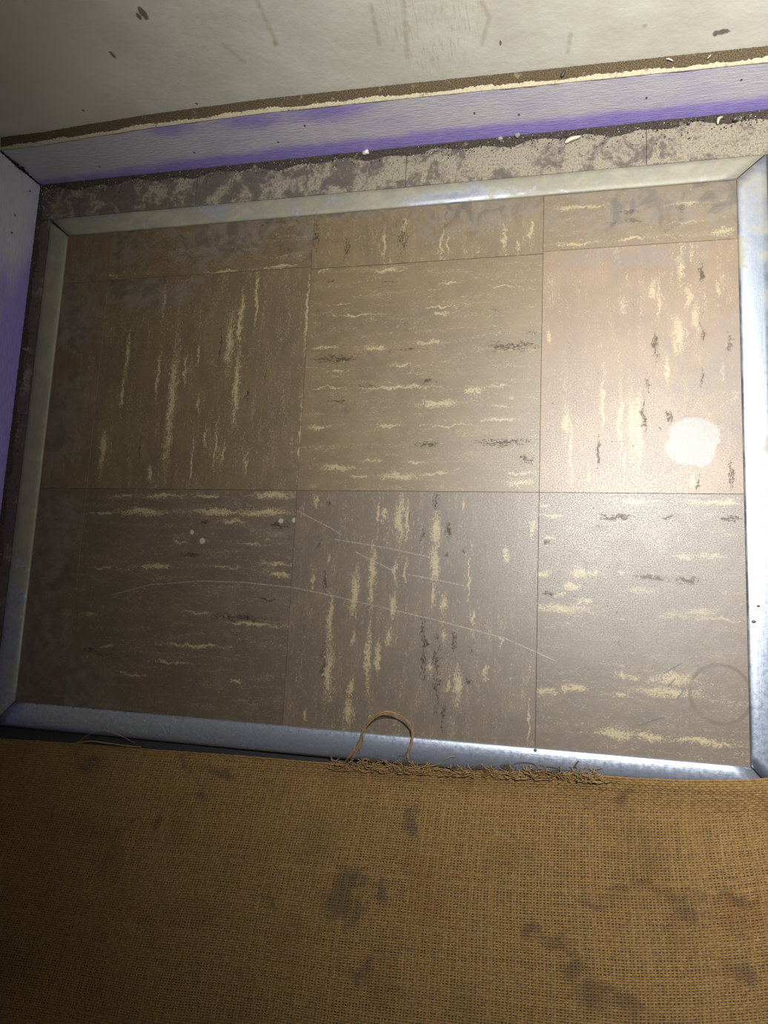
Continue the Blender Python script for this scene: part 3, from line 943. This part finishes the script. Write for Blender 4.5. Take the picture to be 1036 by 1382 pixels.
# frayed fringe along the edge
specs = []
CL = [(466, 8), (478, 9), (505, 9), (520, 7), (545, 8), (556, 9), (575, 10), (612, 9), (640, 10), (668, 9), (690, 10), (712, 8), (738, 10), (760, 9), (785, 9), (796, 6)]
for _ in range(460):
    c_ = CL[rng.integers(len(CL))]
    px = rng.normal(c_[0], c_[1]) if rng.random() < .85 else rng.uniform(455, 810)
    q = at(px, 1000, LOW)
    x0 = q[0]; y0 = edge_y(x0) - rng.uniform(-0.002, 0.006)
    L = rng.uniform(0.004, 0.016); ang = rng.normal(0, 0.9) + (0 if rng.random() < .5 else math.pi)
    pts = [(x0, y0, LOW + .004 + rng.uniform(0, .002))]
    hmax = rng.uniform(0.0005, 0.006)
    for s_ in range(1, 6):
        t_ = s_ / 5; ang += rng.normal(0, 0.35)
        pts.append((pts[-1][0] + math.cos(ang) * L / 5, pts[-1][1] + math.sin(ang) * L / 5 * 0.8, LOW + 0.0045 + hmax * math.sin(math.pi * t_) + rng.uniform(0, .001)))
    pts = np.array(pts)
    pts[:, 1] = np.clip(pts[:, 1], edge_y(pts[:, 0]) - 0.0055, edge_y(pts[:, 0]) + 0.0065)
    gz = np.maximum(nose_z(pts[:, 1]), lie_z(pts[:, 1]) * np.clip((pts[:, 0] + .04) / .06, 0, 1) + (LOW + .003) * (1 - np.clip((pts[:, 0] + .04) / .06, 0, 1)))
    pts[:, 2] = gz + 0.0006 + (pts[:, 2] - LOW - 0.004) * 0.8
    specs.append((pts, rng.uniform(0.00016, 0.00042)))
for _ in range(120):       # sparser whiskers along the rest of the edge
    x0 = rng.uniform(-0.29, 0.40); y0 = edge_y(x0) - 0.001
    L = rng.uniform(0.003, 0.012); ang = rng.normal(0, 0.3) + (0 if rng.random() < .5 else math.pi)
    t_ = np.linspace(0, 1, 5)
    pts = np.stack([x0 + math.cos(ang) * L * t_, y0 + math.sin(ang) * L * t_ * .5, np.maximum(nose_z(y0 + math.sin(ang) * L * t_ * .5), LOW + .0030) + .0010 + 0.002 * np.sin(t_ * math.pi)], -1)
    specs.append((pts, rng.uniform(0.00012, 0.00026)))
fibres('frayed_fringe', specs, m_fibre, mat_root)
# darker lint caught in it
specs = []
for px, py, nn, sp in ((612, 1036, 14, 6), (645, 1034, 18, 7), (684, 1033, 34, 6), (660, 1036, 12, 6), (750, 1040, 12, 8), (722, 1040, 10, 7), (548, 1028, 20, 5), (505, 1024, 10, 6)):
    for _ in range(nn):
        c = at(px + rng.normal(0, sp * .5), py + rng.normal(0, sp * .3), 0.0)
        t_ = np.linspace(0, 1, 6); a0 = rng.uniform(0, 6.28)
        R_ = rng.uniform(.0008, .0022)
        pts = np.stack([c[0] + R_ * np.cos(a0 + t_ * 4), c[1] + R_ * np.sin(a0 + t_ * 4) * .7, max(float(nose_z(c[1])), float(lie_z(c[1]))) + .001 + rng.uniform(0, .003) + .001 * np.sin(t_ * 3)], -1)
        specs.append((pts, rng.uniform(.00012, .00028)))
fibres('dark_lint', specs, m_fibre_dark, mat_root)


def thread(pxz, r, mat, strands=1, spread=0.0006):
    base = np.array([at(x, y, z) for x, y, z in pxz])
    sp = []
    for s_ in range(strands):
        q = catmull(base, 7)
        n_ = len(q); t_ = np.linspace(0, 1, n_)
        off = rng.normal(0, spread, (3, 3)); off[:, 2] *= .4
        wv = np.sin(t_ * math.pi)[:, None] * off[0] + np.sin(t_ * 2 * math.pi)[:, None] * off[1] + np.sin(t_ * 3 * math.pi)[:, None] * off[2]
        sp.append((q + wv, r * rng.uniform(.8, 1.2)))
    return fibres('loose_thread', sp, mat, mat_root, kind=None, sides=6)


L0, L1, L2 = LOW + .004, 0.004, 0.016
thread([(463, 1033, L0), (469, 1022, 0.003), (474, 1014, 0.006), (484, 997, 0.009), (491, 981, 0.013), (505, 966, 0.017), (520, 962, 0.018), (535, 965, .018), (549, 974, .016), (557, 986, .012), (557, 1000, .009), (552, 1014, .006), (551, 1026, .003), (553, 1036, L0 + .002)],
       0.00042, m_fibre, 4, 0.0007)
thread([(470, 1034, L0), (475, 1022, .003), (479, 1014, 0.006), (487, 1001, 0.008), (489, 992, 0.010)], 0.0004, m_fibre, 2, .0008)
thread([(484, 1021, .0035), (486, 1006, .007), (488, 998, .009)], 0.00035, m_fibre, 1)
thread([(104, 1003, L0), (118, 993, .003), (132, 987, .007), (145, 986, .008), (165, 993, .005), (182, 1003, L0)], 0.00028, m_fibre, 1)
thread([(96, 1004, L0), (120, 1001, L0 + .003), (140, 1004, L0 + .003), (165, 1005, L0 + .002), (190, 1008, L0)], 0.0005, m_fibre, 2)
thread([(690, 1034, .002), (702, 1031, .004), (712, 1029.5, .005), (720, 1033, .004), (726, 1037, .002)], 0.0004, m_fibre_dark, 1)
thread([(728, 1033, .003), (745, 1034, .004), (760, 1038, .003), (775, 1041, .002)], 0.00035, m_fibre_dark, 1)
thread([(777, 1040, .002), (777, 1033, .005), (779, 1028, .008)], 0.0005, m_fibre_dark, 1)
thread([(590, 1032, .001), (602, 1026, .004), (615, 1022, .006)], 0.0003, m_fibre, 1)
thread([(537, 1022, .003), (545, 1019, .004), (551, 1016, .006)], 0.0003, m_fibre_dark, 1)
thread([(560, 1047, L0 + .002), (590, 1049, L0 + .003), (620, 1045, L0 + .003), (640, 1043, L0 + .002)], 0.0004, m_fibre, 1)


# ------------------------------------------------------------------ dirt: low irregular ridges, then loose grains
def ridge(name, p0, p1, nrm, wid, hgt, z0, mat, label, zf=None, wmax=1.0, wav=0.22):
    p0 = np.array(p0, float); p1 = np.array(p1, float); nrm = np.array(nrm, float)
    n = int(np.linalg.norm(p1 - p0) / 0.0014); m = 7
    ph = rng.uniform(0, 9, 6)
    V = np.zeros((n, m, 3))
    for i in range(n):
        s = i / (n - 1); q = p0 + (p1 - p0) * s; L = s * np.linalg.norm(p1 - p0)
        wv = wid * (0.82 + wav * math.sin(L * 55 + ph[0]) + wav * math.sin(L * 131 + ph[1]) + 0.05 * rng.standard_normal())
        wv = min(max(wv, wid * 0.2), wmax)
        z00 = z0 if zf is None else zf(q[0])
        for j in range(m):
            t = j / (m - 1)
            h = hgt * (1 - t) ** 0.8 * (0.8 + 0.4 * rng.random()) if j < m - 1 else -0.0004
            c = q + nrm * wv * t
            V[i, j] = (c[0], c[1], z00 + h)
    i = (np.arange(n - 1)[:, None] * m + np.arange(m - 1)[None, :]).reshape(-1)
    Fq = np.stack([i, i + 1, i + m + 1, i + m], -1)
    o = mesh_obj(name, V.reshape(-1, 3), Fq, mat)
    return tag(o, label, 'dirt', kind='stuff')


ridge('dirt_ridge', (X_END, BY - .0003), (BX, BY - .0003), (0, -1), 0.0088, 0.0022, -0.0003, m_dirt, 'dark gritty dirt gathered along the foot of the back lavender baseboard')
ridge('dirt_ridge', (BX + .0004, BY), (BX + .0004, YBO + .01), (1, 0), 0.0065, 0.0020, -0.0003, m_dirt, 'dark dirt gathered along the foot of the left lavender baseboard')
ridge('ledge_dirt', (X_END, WALLY - .0002), (BX + .002, WALLY - .0002), (0, -1), 0.0125, 0.0016, 0, m_dirt2, 'brown dust line lying on the ledge below the off-white wall', zf=top_z, wmax=0.0112, wav=0.07)


def grains(name, pts, sizes, mat, label):
    pts = np.asarray(pts); n = len(pts)
    base = np.array([(1, 0, 0), (0, 1, 0), (-1, 0, 0), (0, -1, 0), (0, 0, 1), (0, 0, -1)], float)
    fc = np.array([(0, 1, 4), (1, 2, 4), (2, 3, 4), (3, 0, 4), (1, 0, 5), (2, 1, 5), (3, 2, 5), (0, 3, 5)])
    V = base[None] * np.asarray(sizes)[:, None, None] * rng.uniform(.6, 1.3, (n, 6, 1))
    a = rng.uniform(0, 6.28, n); c, s = np.cos(a)[:, None], np.sin(a)[:, None]
    V = np.stack([V[..., 0] * c - V[..., 1] * s, V[..., 0] * s + V[..., 1] * c, V[..., 2] * .8], -1) + pts[:, None, :]
    Fq = (fc[None] + (np.arange(n) * 6)[:, None, None]).reshape(-1, 3)
    return tag(mesh_obj(name, V.reshape(-1, 3), Fq, mat), label, 'dirt', kind='stuff')


def foot_points(n, sd):
    x = rng.uniform(BX, X_END, n); y = BY - np.abs(rng.normal(0.002, sd, n)) - .001
    return x, np.maximum(y, YTO + .001)


for nm, n, lo, hi, mt, lb in (('dirt_grain', 1500, .0003, .0010, m_dirt, 'dark loose grit scattered along the back baseboard'),
                              ('pale_grit', 420, .0003, .0007, m_quartz, 'tiny pale grit specks scattered along the back baseboard'),):
    x, y = foot_points(n, .007)
    s = rng.uniform(lo, hi, n)
    z = np.clip(.0020 * (1 - (BY - y) / .010), 0, .002) + s * .5 - .0003
    grains(nm, np.stack([x, y, z], -1), s, mt, lb)
n = 380
y = rng.uniform(YBO + .01, BY - .002, n); x = BX + .0008 + np.abs(rng.normal(0, .006, n)); x = np.minimum(x, XLO - .001)
s = rng.uniform(.0003, .0010, n)
grains('dirt_grain', np.stack([x, y, np.clip(.002 * (1 - (x - BX) / .006), 0, .002) + s * .5 - .0003], -1), s, m_dirt, 'dark loose grit scattered along the left baseboard')
n = 60
x = BX + .001 + np.abs(rng.normal(.006, .006, n)); y = BY - .002 - np.abs(rng.normal(.012, .012, n)); s = rng.uniform(.0003, .0007, n)
grains('pale_grit', np.stack([np.minimum(x, XLO), np.maximum(y, .26), s * .5 + .0008], -1), s, m_quartz, 'tiny pale grit specks in the dirty corner between both baseboards')
# black crust in the corner joint between the baseboards
zz = rng.uniform(.001, .064, 160); s = rng.uniform(.0004, .0013, 160)
lump = np.exp(-((zz - .038) / .009) ** 2)
grains('corner_crust', np.stack([BX + .0006 + np.abs(rng.normal(0, .0006, 160)) * (1 + 2.2 * lump), BY - .0006 - np.abs(rng.normal(0, .0005, 160)) * (1 + 1.5 * lump), zz], -1), s * (1 + lump * .5), m_dirt,
       'black crust in the upright corner joint of the two baseboards')


# ------------------------------------------------------------------ single crumbs and chips
def pebble(name, px, py, z, r, mat, label, cat, flat=0.7):
    c = at(px, py, z + r * .4)
    n = 7; V = [(0, 0, 1)]
    for zz_, q in ((.55, .75), (-.1, 1.0), (-.7, .7)):
        for i in range(n):
            a = 2 * math.pi * (i + .3 * q) / n
            k_ = q * rng.uniform(.75, 1.2)
            V.append((k_ * math.cos(a), k_ * math.sin(a), zz_ * rng.uniform(.85, 1.15)))
    V.append((0, 0, -.9))
    V = np.array(V) * np.array([r, r * .85, r * flat]); V[:, 2] += z - V[:, 2].min(); V[:, 0] += c[0]; V[:, 1] += c[1]
    Fs = [(0, 1 + i, 1 + (i + 1) % n) for i in range(n)]
    for q in (0, 1):
        for i in range(n):
            j = (i + 1) % n
            Fs.append((1 + q * n + i, 1 + (q + 1) * n + i, 1 + (q + 1) * n + j, 1 + q * n + j))
    e_ = 1 + 3 * n
    Fs += [(1 + 2 * n + (i + 1) % n, 1 + 2 * n + i, e_) for i in range(n)]
    return tag(mesh_obj(name, V, Fs, mat), label, cat)


def chip(name, pxs, z, wid, mat, label, cat, curl=0.0008, on=None):
    """curled sliver following pixel points"""
    q = catmull(np.array([at(x, y, z) if on is None else aty(x, y, on) for x, y in pxs]), 4)
    n_ = len(q); V = []
    for i in range(n_):
        t = i / (n_ - 1); d = q[min(i + 1, n_ - 1)] - q[max(i - 1, 0)]; d = d / (np.linalg.norm(d) + 1e-9)
        s_ = np.array([-d[1], d[0], 0]); w_ = wid * (0.35 + 0.65 * math.sin(math.pi * (0.08 + .84 * t)))
        up = np.array([0, 0, curl * math.sin(math.pi * t)])
        for a, zz_ in ((-1, .0), (0, .0007), (1, .0), (0, -.0002)):
            V.append(q[i] + s_ * w_ * a + up + np.array([0, 0, zz_ + .0002]))
    Fs = []
    for i in range(n_ - 1):
        for a in range(4):
            b = (a + 1) % 4
            Fs.append((i * 4 + a, i * 4 + b, (i + 1) * 4 + b, (i + 1) * 4 + a))
    Fs.append((3, 2, 1, 0)); Fs.append(tuple((n_ - 1) * 4 + a for a in range(4)))
    return tag(mesh_obj(name, V, Fs, mat, smooth=True), label, cat)


pebble('crumb', 494, 206, 0.0010, .0036, m_quartz, 'white angular crumb at the foot of the back baseboard', 'crumb')
pebble('crumb', 698, 183, 0.0012, .0030, m_stone, 'dark grey round crumb against the back baseboard', 'crumb')
pebble('crumb', 675, 187, 0.0010, .0024, m_stone, 'small grey crumb just left of the dark round crumb', 'crumb')
pebble('crumb', 992, 161, 0.0012, .0030, m_nail, 'black crumb against the back baseboard near the right edge', 'crumb')
pebble('crumb', 929, 166, 0.0010, .0020, m_nail, 'small black crumb left of the curled pale shaving', 'crumb')
chip('paint_chip', [(762, 193), (770, 188), (783, 184)], 0.0006, .0030, m_chip, 'pale pointed paint flake lying on the dirty border tiles', 'paint flake')
chip('paint_chip', [(968, 168), (969, 162), (975, 158)], 0.0010, .0018, m_chip, 'curled cream shaving on the border tiles near the right corner', 'paint flake', .002)
zl = top_z(.33) + .0018
chip('paint_chip', [(898, 80), (903, 81), (908, 83)], zl, .0010, m_chip, 'tiny white flake lying on the dirty ledge under the wall', 'paint flake')
chip('paint_chip', [(954, 80), (957, 77), (959, 74)], zl, .0007, m_chip, 'thin upright pale sliver on the ledge near the right edge', 'paint flake')
zl = top_z(.235) + .0015
chip('lint_bit', [(757, 104), (760, 100), (761, 96)], zl, .0016, m_nail, 'black lint bit on the dirty ledge, right of the middle', 'lint')
